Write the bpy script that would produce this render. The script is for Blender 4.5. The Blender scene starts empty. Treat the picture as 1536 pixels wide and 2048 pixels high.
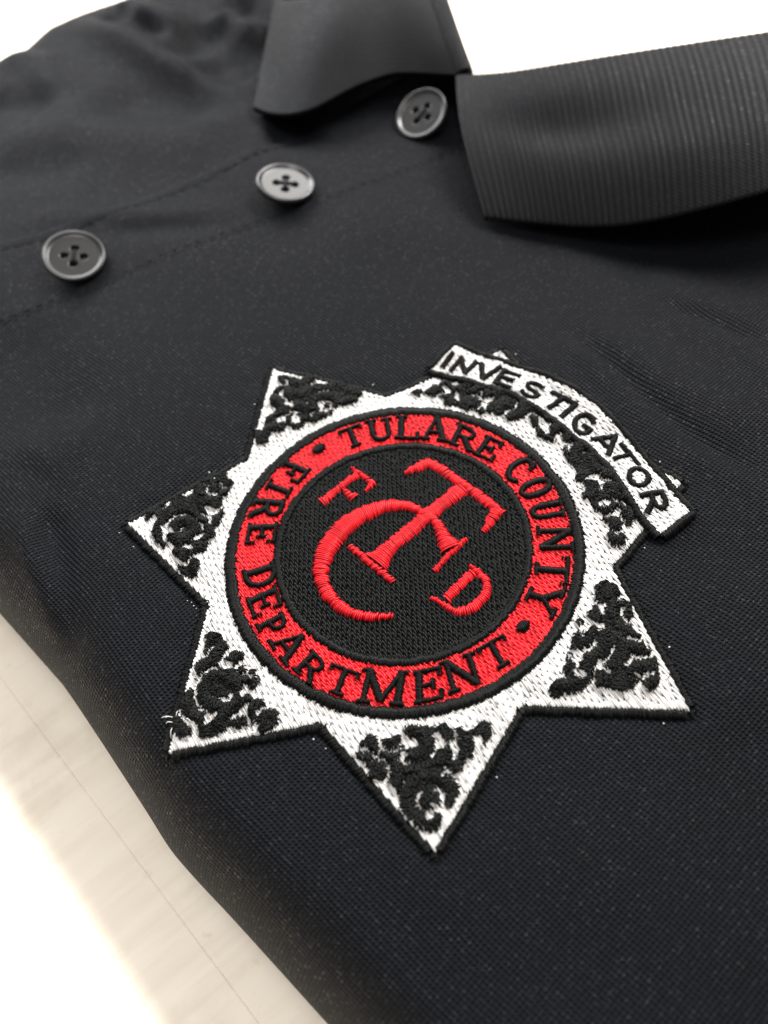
import bpy, math, random
import numpy as np
from mathutils import Matrix, Vector

rng = np.random.default_rng(7)
random.seed(7)
scene = bpy.context.scene
COL = scene.collection
MM = 0.001
H = 30.0                      # millimetres from the tabletop to the flat of the folded shirt

# ------------------------------------------------------------------ camera
F = 1744.8                    # focal length in pixels of a 1536 x 2048 frame
n_ = np.array([-0.09254516, -0.55079955, -0.82949095])
x_ = np.array([0.99570849, -0.05119353, -0.07709623])
y_ = np.cross(n_, x_)
M = np.stack([x_, y_, n_])    # camera axes -> world axes
CAM = np.array([7.779, -69.086, 113.682])
cam_data = bpy.data.cameras.new('camera')
cam = bpy.data.objects.new('camera', cam_data)
COL.objects.link(cam)
r_, u_, b_ = M @ [1, 0, 0], M @ [0, -1, 0], M @ [0, 0, -1]
cam.matrix_world = Matrix(((r_[0], u_[0], b_[0], CAM[0] * MM), (r_[1], u_[1], b_[1], CAM[1] * MM),
                           (r_[2], u_[2], b_[2], (CAM[2] + H) * MM), (0, 0, 0, 1)))
cam_data.sensor_fit = 'VERTICAL'
cam_data.sensor_height = 36.0
cam_data.lens = F / 2048 * 36.0
cam_data.clip_start = 0.005
cam_data.clip_end = 20
cam_data.dof.use_dof = True
cam_data.dof.focus_distance = 0.129
cam_data.dof.aperture_fstop = cam_data.lens / 2.1
scene.camera = cam

# ------------------------------------------------------------------ light
scene.view_settings.view_transform = 'Standard'
scene.view_settings.look = 'None'
scene.view_settings.exposure = 0
scene.view_settings.gamma = 1
world = bpy.data.worlds.new('World')
scene.world = world
world.use_nodes = True
bg = world.node_tree.nodes['Background']
bg.inputs['Color'].default_value = (1.0, 0.98, 0.95, 1)
bg.inputs['Strength'].default_value = 0.3


def lamp(name, loc, target, sx, sy, power, color, spread=180):
    d = bpy.data.lights.new(name, 'AREA')
    d.shape = 'RECTANGLE'
    d.size, d.size_y = sx * MM, sy * MM
    d.energy = power
    d.color = color
    d.spread = math.radians(spread)
    o = bpy.data.objects.new(name, d)
    COL.objects.link(o)
    l = Vector((loc[0] * MM, loc[1] * MM, (loc[2] + H) * MM))
    t = Vector((target[0] * MM, target[1] * MM, (target[2] + H) * MM))
    o.location = l
    o.rotation_euler = (t - l).to_track_quat('-Z', 'Y').to_euler()
    return o


lamp('ceiling_lamp', (330, 400, 470), (0, 20, 0), 300, 240, 7.4, (1.0, 0.97, 0.93))
lamp('window_lamp', (64, 655, 428), (-10, 60, 0), 600, 300, 3.6, (1.0, 0.97, 0.94))
lamp('back_fill_lamp', (-420, 620, 330), (-20, 90, 0), 500, 240, 5.2, (0.97, 0.98, 1.0))  # unseen fill, added to lighten the far part of the cloth
lamp('overhead_fill_lamp', (-40, -60, 720), (-20, 0, 0), 300, 300, 3.4, (1.0, 0.95, 0.88))  # unseen overhead fill, added to light the tabletop and badge

# ------------------------------------------------------------------ projection helpers
def at(u, v, z=0.0):
    """the place at height z (mm) that is seen at pixel (u, v) of the photograph"""
    d = M @ np.array([(u - 768) / F, (v - 1024) / F, 1.0])
    return CAM + d * ((z - CAM[2]) / d[2])


EV = np.array([-0.69, 0.724])          # along the bottom fold of the shirt
MV = np.array([0.724, 0.69])           # up the shirt, towards the collar


def sm(x, a, b):
    t = np.clip((np.asarray(x, float) - a) / (b - a), 0, 1)
    return t * t * (3 - 2 * t)


SIL = [(-260, 930), (-130, 1050), (-60, 1128), (0, 1195), (60, 1262), (105, 1312), (140, 1362), (200, 1452), (290, 1590),
       (330, 1655), (380, 1712), (450, 1785), (560, 1905), (690, 2048), (850, 2215), (1100, 2480)]
_q = np.array([at(u, v, -7.0)[:2] for u, v in SIL])
_s = _q @ EV
_m = _q @ MV - 2.0
_o = np.argsort(_s)
SIL_S, SIL_M = _s[_o], _m[_o]


def edge_m(s):
    return (np.interp(s - 1.5, SIL_S, SIL_M) + np.interp(s, SIL_S, SIL_M) + np.interp(s + 1.5, SIL_S, SIL_M)) / 3


RX, RZ = 11.0, 17.0


def prof(x):
    """height of the rolled bottom fold at distance x inside its edge"""
    t = np.clip(1 - np.asarray(x, float) / RX, 0, 1)
    return -RZ * (1 - np.sqrt(np.clip(1 - t * t, 0, 1)))


_f = np.array([at(u, v, -1.0)[:2] for u, v in [(-140, 240), (-60, 160), (28, 112), (60, 85), (100, 52), (160, 26), (215, 8), (260, -6), (340, -30)]])
FAR_M, FAR_S = _f @ MV, _f @ EV


def seg_dist(x, y, pts):
    d = np.full(np.shape(x), 1e9)
    al = np.zeros(np.shape(x))
    L = 0.0
    tot = sum(np.linalg.norm(pts[i + 1] - pts[i]) for i in range(len(pts) - 1))
    for i in range(len(pts) - 1):
        a, b = pts[i], pts[i + 1]
        ab = b - a
        l = np.linalg.norm(ab)
        t = np.clip(((x - a[0]) * ab[0] + (y - a[1]) * ab[1]) / (l * l), 0, 1)
        dd = np.hypot(x - a[0] - t * ab[0], y - a[1] - t * ab[1])
        k = dd < d
        d = np.where(k, dd, d)
        al = np.where(k, (L + t * l) / tot, al)
        L += l
    return d, al


# folds of the cloth: traced line, height, half width, how far the ends taper
FOLDS = [
    ([(120, 40), (190, 68), (260, 95), (340, 135), (430, 168), (520, 195)], 4.0, 4.8, .4),
    ([(170, 190), (320, 215), (480, 225)], -2.8, 8.0, .3),
    ([(-60, 285), (150, 275), (330, 280), (500, 275)], 3.2, 11.0, .2),
    ([(-60, 200), (40, 200), (120, 215)], -2.5, 6.0, .3),
    ([(-40, 118), (30, 118), (78, 128), (100, 165), (140, 200)], 1.9, 4.5, .3),
    ([(200, 55), (235, 45), (255, 20)], -2.4, 3.0, .3),
    ([(210, 20), (300, 35), (380, 60)], 2.8, 4.5, .3),
    ([(270, 45), (320, 62), (350, 60)], -2.6, 3.2, .4),
    ([(330, 85), (400, 80), (440, 40)], -3.2, 7.0, .3),
    ([(440, 20), (480, 55), (530, 95)], 4.0, 4.5, .3),
    ([(470, -20), (510, 30), (540, 60)], -4.5, 5.0, .3),
    ([(400, 120), (450, 125), (520, 150)], -3.5, 7.0, .3),
    ([(-60, 360), (60, 345), (200, 330)], -1.6, 7.0, .3),
    ([(-30, 462), (100, 440), (220, 440), (330, 438), (430, 430), (520, 420)], 1.1, 3.4, .4),
    ([(200, 470), (330, 462), (470, 455)], -0.8, 3.0, .3),
    ([(520, 260), (580, 262), (650, 240)], -2.0, 7.0, .3),
    ([(1110, 640), (1190, 700), (1290, 795), (1400, 880), (1560, 975)], -1.0, 1.7, .25),
    ([(1110, 655), (1170, 712), (1270, 815), (1380, 905), (1560, 1005)], 0.55, 2.2, .25),
    ([(1180, 640), (1290, 735), (1420, 810), (1560, 880)], 1.2, 4.5, .25),
    ([(1300, 600), (1400, 635), (1560, 700)], -0.7, 1.5, .3),
    ([(1250, 560), (1400, 590), (1560, 650)], 1.3, 7.0, .3),
    ([(40, 1010), (60, 1120), (90, 1230), (105, 1300)], 1.3, 2.2, .25),
    ([(85, 1010), (110, 1120), (125, 1230), (135, 1330)], -1.5, 3.0, .2),
    ([(0, 640), (60, 700), (90, 800), (80, 900)], -1.6, 9.0, .3),
    ([(60, 950), (140, 880), (210, 870)], 1.0, 7.0, .3),
    ([(450, 560), (700, 500), (880, 420)], 1.0, 10.0, .3),
    ([(820, 560), (1000, 560), (1150, 540)], -0.8, 10.0, .3),
    ([(1500, 1100), (1470, 1300), (1450, 1500)], 0.9, 8.0, .3),
    ([(800, 1900), (1000, 1800), (1300, 1650)], 0.6, 10.0, .3),
]
FOLDS = [(np.array([at(u, v)[:2] for u, v in p]), h, w, e) for p, h, w, e in FOLDS]


STAR_PX = [(545, 735), (496, 914), (255, 1045), (417, 1203), (335, 1500), (642, 1442), (868, 1700),
           (1042, 1407), (1378, 1418), (1224, 1132), (1364, 962), (1165, 850), (1001, 697), (773, 791)]
STAR_LOOP = np.array([at(u, v, .6)[:2] for u, v in STAR_PX + STAR_PX[:1]])


def cloth_bumps(x, y):
    x, y = np.atleast_1d(x), np.atleast_1d(y)
    z = np.zeros(np.shape(x))
    for pts, h, w, e in FOLDS:
        d, al = seg_dist(x, y, pts)
        z = z + h * np.exp(-(d / w) ** 2) * sm(al, -0.02, e) * sm(1 - al, -0.02, e)
    s, m = x * EV[0] + y * EV[1], x * MV[0] + y * MV[1]
    calm = sm(np.hypot(x, y), 46, 75)
    z = z + calm * (0.5 * np.sin(s * .061 + m * .043 + 1) + 0.35 * np.sin(s * .12 - m * .1) + .22 * np.sin(m * .21 + s * .05))
    near = np.hypot(x, y) < 58
    if near.any():
        xn, yn = np.asarray(x)[near], np.asarray(y)[near]
        d, al = seg_dist(xn, yn, STAR_LOOP)
        z = np.array(z)
        z[near] += -.45 * np.exp(-((d - .8) / 1.5) ** 2) + .14 * np.sin(al * 2 * math.pi * 46 + 2 * np.sin(al * 40)) * np.exp(-((d - 2.6) / 2.2) ** 2)
    z = z + 0.12 * np.sin(s * .19 + 2) * np.sin(m * .17)
    return z


def cloth_z(x, y):
    x = np.atleast_1d(np.asarray(x, float))
    y = np.atleast_1d(np.asarray(y, float))
    s, m = x * EV[0] + y * EV[1], x * MV[0] + y * MV[1]
    d = m - edge_m(s)
    z = prof(d) + cloth_bumps(x, y) * sm(d, -2, 16)
    fs = np.interp(m, FAR_M, FAR_S) if FAR_M[0] < FAR_M[-1] else np.interp(m, FAR_M[::-1], FAR_S[::-1])
    e = np.clip(s - fs + 6, 0, None)
    z = z - np.minimum(e * e / 22.0, H - 1.0 + np.clip(z, -H, 0))
    return np.maximum(z, -H + .4)


def on_cloth(u, v, lift=0.0):
    z = 0.0
    for _ in range(8):
        q = at(u, v, z + lift)
        z = 0.5 * z + 0.5 * float(cloth_z(q[0], q[1])[0])
    q = at(u, v, z + lift)
    return np.array([q[0], q[1], z])


# ------------------------------------------------------------------ mesh helpers
def mesh_obj(name, verts, faces, mat, parent=None, uv=None, smooth=True, tone=None, loc=None):
    verts = np.asarray(verts, float)
    me = bpy.data.meshes.new(name)
    out = verts * MM
    out[:, 2] += H * MM
    if isinstance(faces, np.ndarray):
        k = faces.shape[1]
        nf = len(faces)
        me.vertices.add(len(out))
        me.vertices.foreach_set('co', out.ravel())
        me.loops.add(nf * k)
        me.loops.foreach_set('vertex_index', faces.astype(np.int32).ravel())
        me.polygons.add(nf)
        me.polygons.foreach_set('loop_start', np.arange(0, nf * k, k, dtype=np.int32))
        me.update(calc_edges=True)
    else:
        me.from_pydata(out.tolist(), [], [list(map(int, f)) for f in faces])
        me.update()
    if uv is not None:
        lay = me.uv_layers.new(name='UVMap')
        idx = np.zeros(len(me.loops), dtype=np.int32)
        me.loops.foreach_get('vertex_index', idx)
        lay.data.foreach_set('uv', np.asarray(uv, float)[idx].ravel())
    if tone is not None:
        at_ = me.attributes.new('tone', 'FLOAT', 'POINT')
        at_.data.foreach_set('value', np.asarray(tone, float))
    me.polygons.foreach_set('use_smooth', [smooth] * len(me.polygons))
    me.validate()
    me.materials.append(mat)
    o = bpy.data.objects.new(name, me)
    COL.objects.link(o)
    if parent is not None:
        o.parent = parent
    return o


def grid_faces(nu, nv, keep=None):
    i, j = np.meshgrid(np.arange(nu - 1), np.arange(nv - 1), indexing='ij')
    a = i * nv + j
    f = np.stack([a, a + nv, a + nv + 1, a + 1], -1).reshape(-1, 4)
    return f if keep is None else f[keep.reshape(-1)]


def tubes(P0, P1, r, arch, z0, sides=5, sag=0.3, lifted=None):
    """stitches: thin arched threads from P0 to P1 (N x 2, mm) lying on the cloth"""
    P0, P1 = np.asarray(P0, float), np.asarray(P1, float)
    N = len(P0)
    r = np.broadcast_to(np.asarray(r, float), (N,))
    arch = np.broadcast_to(np.asarray(arch, float), (N,))
    z0 = np.broadcast_to(np.asarray(z0, float), (N,))
    T = np.array([0, .13, .38, .62, .87, 1.0])
    Zs = np.array([-sag, .55, 1.0, 1.0, .55, -sag])
    K = len(T)
    P = P0[:, None] + (P1 - P0)[:, None] * T[None, :, None]
    base = cloth_z(P[..., 0], P[..., 1])
    zz = base + z0[:, None] + np.where(Zs[None] < 0, Zs[None] * 1.0, Zs[None] * arch[:, None])
    d = P1 - P0
    L = np.linalg.norm(d, axis=1)[:, None] + 1e-9
    t = d / L
    nrm = np.stack([-t[:, 1], t[:, 0]], 1)
    ang = np.arange(sides) / sides * 2 * math.pi + .3
    rad = r[:, None] * np.array([.65, .95, 1, 1, .95, .65])[None]
    V = np.zeros((N, K, sides, 3))
    for k, a in enumerate(ang):
        V[:, :, k, 0] = P[..., 0] + nrm[:, None, 0] * math.cos(a) * rad
        V[:, :, k, 1] = P[..., 1] + nrm[:, None, 1] * math.cos(a) * rad
        V[:, :, k, 2] = zz + math.sin(a) * rad
    ring = np.arange(sides)
    nx = (ring + 1) % sides
    kk = np.arange(K - 1)[:, None] * sides
    f = np.stack([kk + ring, kk + nx, kk + sides + nx, kk + sides + ring], -1).reshape(-1, 4)
    Fc = (f[None] + (np.arange(N) * K * sides)[:, None, None]).reshape(-1, 4)
    tone = np.repeat(rng.random(N), K * sides)
    return V.reshape(-1, 3), Fc, tone


class Bag:
    """collects stitches that become one mesh"""
    def __init__(self):
        self.a = []

    def add(self, P0, P1, r, arch, z0):
        if len(P0):
            n = len(P0)
            b = lambda q: np.broadcast_to(np.asarray(q, float), (n,))
            self.a.append((np.asarray(P0, float), np.asarray(P1, float), b(r), b(arch), b(z0)))

    def build(self, name, mat, parent, sag=0.3, sides=5):
        c = [np.concatenate([q[i] for q in self.a]) for i in range(5)]
        V, Fc, tone = tubes(*c, sides=sides, sag=sag)
        return mesh_obj(name, V, Fc, mat, parent, tone=tone)


def inside(poly, x, y):
    c = np.zeros(np.shape(x), bool)
    n = len(poly)
    for i in range(n):
        x0, y0 = poly[i]
        x1, y1 = poly[(i + 1) % n]
        if y0 == y1:
            continue
        k = ((y0 > y) != (y1 > y)) & (x < (x1 - x0) * (y - y0) / (y1 - y0) + x0)
        c ^= k
    return c


def fill_runs(poly, ang, spacing, length, holes=()):
    """tatami rows clipped to a polygon (even-odd with the holes)"""
    ca, sa = math.cos(ang), math.sin(ang)
    R = np.array([[ca, sa], [-sa, ca]])
    loops = [np.asarray(p) @ R.T for p in [poly, *holes]]
    lo = min(l[:, 1].min() for l in loops)
    hi = max(l[:, 1].max() for l in loops)
    A, B = [], []
    row = 0
    yy = lo + spacing * .5
    while yy < hi:
        xs = []
        for l in loops:
            nx = np.roll(l, -1, 0)
            k = (l[:, 1] > yy) != (nx[:, 1] > yy)
            xs += list(l[k, 0] + (yy - l[k, 1]) / (nx[k, 1] - l[k, 1]) * (nx[k, 0] - l[k, 0]))
        xs.sort()
        off = (row * 0.618 + random.uniform(-.12, .12)) % 1.0 * length
        for a, b in zip(xs[::2], xs[1::2]):
            if b - a < .25:
                continue
            cuts = [a]
            k = math.floor((a - off) / length) + 1
            while off + k * length < b:
                c = off + k * length + random.uniform(-.18, .18) * length * .4
                if c - cuts[-1] > .5 and b - c > .5:
                    cuts.append(c)
                k += 1
            cuts.append(b)
            cuts[0] -= random.uniform(0, .25)
            cuts[-1] += random.uniform(0, .25)
            for c0, c1 in zip(cuts, cuts[1:]):
                A.append((c0 - .07, yy + random.uniform(-.05, .05)))
                B.append((c1 + .07, yy + random.uniform(-.05, .05)))
        yy += spacing * random.uniform(.95, 1.05)
        row += 1
    return np.array(A) @ R, np.array(B) @ R


def satin(pts, spacing=.27, slant=.35, jit=.1):
    """stitches across a column; pts = (x, y, width) in mm"""
    pts = np.asarray(pts, float)
    seg = np.linalg.norm(np.diff(pts[:, :2], axis=0), axis=1)
    cum = np.concatenate([[0], np.cumsum(seg)])
    n = max(2, int(cum[-1] / spacing))
    q = np.linspace(0, cum[-1], n)
    # a light smoothing of the traced centre line
    C = np.stack([np.interp(q, cum, pts[:, k]) for k in range(3)], 1)
    if len(pts) > 2 and n > 9:
        k = max(1, n // (len(pts) * 3))
        for _ in range(2):
            pad = np.concatenate([np.repeat(C[:1], k, 0), C, np.repeat(C[-1:], k, 0)])
            C2 = np.stack([np.convolve(pad[:, i], np.ones(2 * k + 1) / (2 * k + 1), 'valid') for i in range(3)], 1)
            C2[0], C2[-1] = C[0], C[-1]
            C = C2
    t = np.gradient(C[:, :2], axis=0)
    t /= np.linalg.norm(t, axis=1)[:, None] + 1e-9
    nn = np.stack([-t[:, 1], t[:, 0]], 1)
    w = C[:, 2:3] / 2
    j0, j1 = rng.uniform(-jit, jit, (n, 1)), rng.uniform(-jit, jit, (n, 1))
    A = C[:, :2] + nn * (w + j0) + t * slant * spacing
    B = C[:, :2] - nn * (w + j1) - t * slant * spacing
    return A, B, C[:, 2]


# ------------------------------------------------------------------ materials
def new_mat(name):
    m = bpy.data.materials.new(name)
    m.use_nodes = True
    nt = m.node_tree
    return m, nt, nt.nodes['Principled BSDF']


def node(nt, typ, **kw):
    n = nt.nodes.new(typ)
    for k, v in kw.items():
        setattr(n, k, v)
    return n


def math_node(nt, op, a, b=None):
    n = nt.nodes.new('ShaderNodeMath')
    n.operation = op
    for i, q in enumerate((a, b)):
        if q is None:
            continue
        if isinstance(q, (int, float)):
            n.inputs[i].default_value = q
        else:
            nt.links.new(q, n.inputs[i])
    return n.outputs[0]


def thread_mat(name, lo, hi, rough, spec, sheen=0.0, coat=0.0):
    m, nt, p = new_mat(name)
    a = node(nt, 'ShaderNodeAttribute', attribute_name='tone')
    mix = node(nt, 'ShaderNodeMix', data_type='RGBA')
    mix.inputs['A'].default_value = (*lo, 1)
    mix.inputs['B'].default_value = (*hi, 1)
    nt.links.new(a.outputs['Fac'], mix.inputs['Factor'])
    nt.links.new(mix.outputs['Result'], p.inputs['Base Color'])
    p.inputs['Roughness'].default_value = rough
    p.inputs['Specular IOR Level'].default_value = spec
    p.inputs['Sheen Weight'].default_value = sheen
    # fine twist of the filaments
    tc = node(nt, 'ShaderNodeTexCoord')
    ns = node(nt, 'ShaderNodeTexNoise')
    ns.inputs['Scale'].default_value = 6000
    nt.links.new(tc.outputs['Object'], ns.inputs['Vector'])
    bp = node(nt, 'ShaderNodeBump')
    bp.inputs['Strength'].default_value = .35
    bp.inputs['Distance'].default_value = .00006
    nt.links.new(ns.outputs['Fac'], bp.inputs['Height'])
    nt.links.new(bp.outputs['Normal'], p.inputs['Normal'])
    return m


WHITE = thread_mat('white_thread', (.46, .455, .45), (.77, .76, .75), .38, .5)
RED = thread_mat('red_thread', (.42, .004, .009), (.80, .011, .02), .34, .3)
BLACK = thread_mat('black_thread', (.0025, .003, .003), (.0065, .0075, .007), .3, .10)
SCROLL = thread_mat('black_scroll_thread', (.0025, .003, .0027), (.007, .0085, .007), .3, .13)
SEAM = thread_mat('navy_sewing_thread', (.005, .006, .008), (.009, .01, .013), .6, .15)


def fabric_mat(name, base, pu, pv, bump_d, rib=False, spec=.10, spark=.13):
    """knitted polyester: little staggered stitches laid out in the cloth's own coordinates (mm)"""
    m, nt, p = new_mat(name)
    uv = node(nt, 'ShaderNodeUVMap', uv_map='UVMap')
    wob = node(nt, 'ShaderNodeTexNoise')
    wob.inputs['Scale'].default_value = .05
    wob.inputs['Detail'].default_value = 2
    nt.links.new(uv.outputs['UV'], wob.inputs['Vector'])
    sep = node(nt, 'ShaderNodeSeparateXYZ')
    va = node(nt, 'ShaderNodeVectorMath', operation='MULTIPLY_ADD')
    nt.links.new(wob.outputs['Color'], va.inputs[0])
    va.inputs[1].default_value = (1.2, 1.2, 0)
    nt.links.new(uv.outputs['UV'], va.inputs[2])
    nt.links.new(va.outputs[0], sep.inputs[0])
    cu = math_node(nt, 'COSINE', math_node(nt, 'MULTIPLY', sep.outputs['X'], 2 * math.pi / pu))
    cv = math_node(nt, 'COSINE', math_node(nt, 'MULTIPLY', sep.outputs['Y'], 2 * math.pi / pv))
    if rib:
        h = math_node(nt, 'ADD', math_node(nt, 'MULTIPLY', cu, .35), math_node(nt, 'MULTIPLY', math_node(nt, 'MULTIPLY', cu, cv), .65))
    else:
        h = math_node(nt, 'ADD', math_node(nt, 'MULTIPLY', math_node(nt, 'ADD', cu, cv), .5), math_node(nt, 'MULTIPLY', math_node(nt, 'MULTIPLY', cu, cv), .5))
    # every knit loop a little different: some loops catch the light
    cell = node(nt, 'ShaderNodeTexWhiteNoise', noise_dimensions='2D')
    sc = node(nt, 'ShaderNodeVectorMath', operation='MULTIPLY')
    sc.inputs[1].default_value = (2 / pu, 2 / pv, 0)
    nt.links.new(va.outputs[0], sc.inputs[0])
    fl = node(nt, 'ShaderNodeVectorMath', operation='FLOOR')
    nt.links.new(sc.outputs[0], fl.inputs[0])
    nt.links.new(fl.outputs[0], cell.inputs['Vector'])
    rare = math_node(nt, 'POWER', cell.outputs['Value'], 14.0)
    h2 = math_node(nt, 'ADD', h, math_node(nt, 'MULTIPLY', cell.outputs['Value'], .12))
    bp = node(nt, 'ShaderNodeBump')
    bp.inputs['Strength'].default_value = 1.0
    bp.inputs['Distance'].default_value = bump_d
    nt.links.new(h2, bp.inputs['Height'])
    nt.links.new(bp.outputs['Normal'], p.inputs['Normal'])
    # yarn colour with small variation
    mix = node(nt, 'ShaderNodeMix', data_type='RGBA')
    mix.inputs['A'].default_value = (*[c * .7 for c in base], 1)
    mix.inputs['B'].default_value = (*[c * 1.45 for c in base], 1)
    big = node(nt, 'ShaderNodeTexNoise')
    big.inputs['Scale'].default_value = .09
    big.inputs['Detail'].default_value = 6
    nt.links.new(uv.outputs['UV'], big.inputs['Vector'])
    fac = math_node(nt, 'ADD', math_node(nt, 'MULTIPLY', cell.outputs['Value'], .5), math_node(nt, 'MULTIPLY', big.outputs['Fac'], .5))
    nt.links.new(fac, mix.inputs['Factor'])
    nt.links.new(mix.outputs['Result'], p.inputs['Base Color'])
    rg = math_node(nt, 'SUBTRACT', .6, math_node(nt, 'MULTIPLY', rare, .2))
    nt.links.new(rg, p.inputs['Roughness'])
    sp = math_node(nt, 'ADD', spec, math_node(nt, 'MULTIPLY', rare, spark))
    nt.links.new(sp, p.inputs['Specular IOR Level'])
    p.inputs['Sheen Weight'].default_value = .0
    p.inputs['Sheen Roughness'].default_value = .45
    p.inputs['Sheen Tint'].default_value = (.9, .93, 1, 1)
    return m


KNIT = fabric_mat('navy_knit', (.0025, .0031, .0048), .58, .62, .00014)
RIB = fabric_mat('navy_rib_knit', (.0052, .0058, .0072), 1.0, .7, .00003, rib=True, spark=.02)

BUTTON, nt, p = new_mat('dark_button_plastic')
p.inputs['Base Color'].default_value = (.02, .02, .021, 1)
p.inputs['Roughness'].default_value = .3
p.inputs['Specular IOR Level'].default_value = .6
p.inputs['Coat Weight'].default_value = .1
p.inputs['Coat Roughness'].default_value = .12
ns = node(nt, 'ShaderNodeTexNoise')
ns.inputs['Scale'].default_value = 900
tc = node(nt, 'ShaderNodeTexCoord')
nt.links.new(tc.outputs['Object'], ns.inputs['Vector'])
bp = node(nt, 'ShaderNodeBump')
bp.inputs['Strength'].default_value = .15
bp.inputs['Distance'].default_value = .00005
nt.links.new(ns.outputs['Fac'], bp.inputs['Height'])
nt.links.new(bp.outputs['Normal'], p.inputs['Normal'])

# pale laminate: cross grain streaks, faint scuffs
BOARD, nt, p = new_mat('cream_laminate')
tc = node(nt, 'ShaderNodeTexCoord')
g_a, g_b = at(90, 1650, -H)[:2], at(195, 1572, -H)[:2]
m0 = node(nt, 'ShaderNodeMapping')
m0.inputs['Rotation'].default_value = (0, 0, -math.atan2(g_b[1] - g_a[1], g_b[0] - g_a[0]))
mp = node(nt, 'ShaderNodeMapping')
mp.inputs['Scale'].default_value = (26, 300, 100)
nt.links.new(tc.outputs['Object'], m0.inputs['Vector'])
nt.links.new(m0.outputs['Vector'], mp.inputs['Vector'])
g1 = node(nt, 'ShaderNodeTexNoise')
g1.inputs['Scale'].default_value = 1
g1.inputs['Detail'].default_value = 6
g1.inputs['Roughness'].default_value = .6
nt.links.new(mp.outputs['Vector'], g1.inputs['Vector'])
rp = node(nt, 'ShaderNodeValToRGB')
rp.color_ramp.elements[0].position = .3
rp.color_ramp.elements[0].color = (.775, .695, .59, 1)
rp.color_ramp.elements[1].position = .56
rp.color_ramp.elements[1].color = (.85, .775, .675, 1)
nt.links.new(g1.outputs['Fac'], rp.inputs['Fac'])
g2 = node(nt, 'ShaderNodeTexNoise')
g2.inputs['Scale'].default_value = 260
g2.inputs['Detail'].default_value = 3
nt.links.new(tc.outputs['Object'], g2.inputs['Vector'])
r2 = node(nt, 'ShaderNodeValToRGB')
r2.color_ramp.elements[0].position = .2
r2.color_ramp.elements[0].color = (.6, .56, .5, 1)
r2.color_ramp.elements[1].position = .35
r2.color_ramp.elements[1].color = (1, 1, 1, 1)
nt.links.new(g2.outputs['Fac'], r2.inputs['Fac'])
mx = node(nt, 'ShaderNodeMix', data_type='RGBA', blend_type='MULTIPLY')
mx.inputs['Factor'].default_value = .5
nt.links.new(rp.outputs['Color'], mx.inputs['A'])
nt.links.new(r2.outputs['Color'], mx.inputs['B'])
g3 = node(nt, 'ShaderNodeTexNoise')
g3.inputs['Scale'].default_value = 38
g3.inputs['Detail'].default_value = 7
g3.inputs['Roughness'].default_value = .65
nt.links.new(m0.outputs['Vector'], g3.inputs['Vector'])
r3 = node(nt, 'ShaderNodeValToRGB')
r3.color_ramp.elements[0].position = .33
r3.color_ramp.elements[0].color = (.87, .86, .84, 1)
r3.color_ramp.elements[1].position = .5
r3.color_ramp.elements[1].color = (1, 1, 1, 1)
nt.links.new(g3.outputs['Fac'], r3.inputs['Fac'])
m3 = node(nt, 'ShaderNodeMix', data_type='RGBA', blend_type='MULTIPLY')
m3.inputs['Factor'].default_value = 1
nt.links.new(mx.outputs['Result'], m3.inputs['A'])
nt.links.new(r3.outputs['Color'], m3.inputs['B'])
nt.links.new(m3.outputs['Result'], p.inputs['Base Color'])
p.inputs['Roughness'].default_value = .5
p.inputs['Specular IOR Level'].default_value = .3

# ------------------------------------------------------------------ the setting: a tabletop of pale strips
JOINTS = []
top = bpy.data.objects.new('tabletop', None)
COL.objects.link(top)
top.location = (0, 0, 0)
top['kind'] = 'structure'
top['label'] = 'cream tabletop of pale laminate strips with thin joints under the folded shirt'


def strip(m0, m1, s0, s1, name):
    c = [(s0, m0), (s1, m0), (s1, m1), (s0, m1)]
    g = .12
    ins = [(s0 + g, m0 + g), (s1 - g, m0 + g), (s1 - g, m1 - g), (s0 + g, m1 - g)]
    P = lambda s, m, z: (EV[0] * s + MV[0] * m, EV[1] * s + MV[1] * m, z)
    v = [P(s, m, -H - 18) for s, m in c] + [P(s, m, -H - .15) for s, m in c] + [P(s, m, -H) for s, m in ins]
    f = [(0, 1, 2, 3)] + [(i, i + 4, (i + 1) % 4 + 4, (i + 1) % 4) for i in range(4)] + \
        [(i + 4, i + 8, (i + 1) % 4 + 8, (i + 1) % 4 + 4) for i in range(4)] + [(8, 11, 10, 9)]
    f = [tuple(reversed(q)) for q in f]
    return mesh_obj(name, v, f, BOARD, top, smooth=False)


qa = at(199, 1563, -H)[:2] @ MV
qb = at(467, 2044, -H)[:2] @ MV
seam_m = (qa + qb) / 2
strip(seam_m, seam_m + 900, -900, 900, 'board')
strip(seam_m - 13.5, seam_m, -900, 900, 'board')
strip(seam_m - 13.5 - 60, seam_m - 13.5, -900, 900, 'board')
strip(seam_m - 13.5 - 460, seam_m - 13.5 - 60, -900, 900, 'board')

# strong narrow beams, unseen and added to burn out the table beside and behind the shirt
e0, e1 = at(0, 1548, -H)[:2], at(335, 2048, -H)[:2]
dirv = (e1 - e0) / np.linalg.norm(e1 - e0)
nout = np.array([-dirv[1], dirv[0]])
if nout @ MV > 0:
    nout = -nout
ctr = (e0 + e1) / 2 + nout * 152


def beam(name, c, along, sx, sy, height, power, spread, color=(1, .95, .86)):
    d = bpy.data.lights.new(name, 'AREA')
    d.shape = 'RECTANGLE'
    d.size, d.size_y = sx * MM, sy * MM
    d.energy = power
    d.color = color
    d.spread = math.radians(spread)
    o = bpy.data.objects.new(name, d)
    COL.objects.link(o)
    o.location = (c[0] * MM, c[1] * MM, height * MM)
    o.rotation_euler = (0, 0, math.atan2(along[1], along[0]))
    return o


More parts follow.
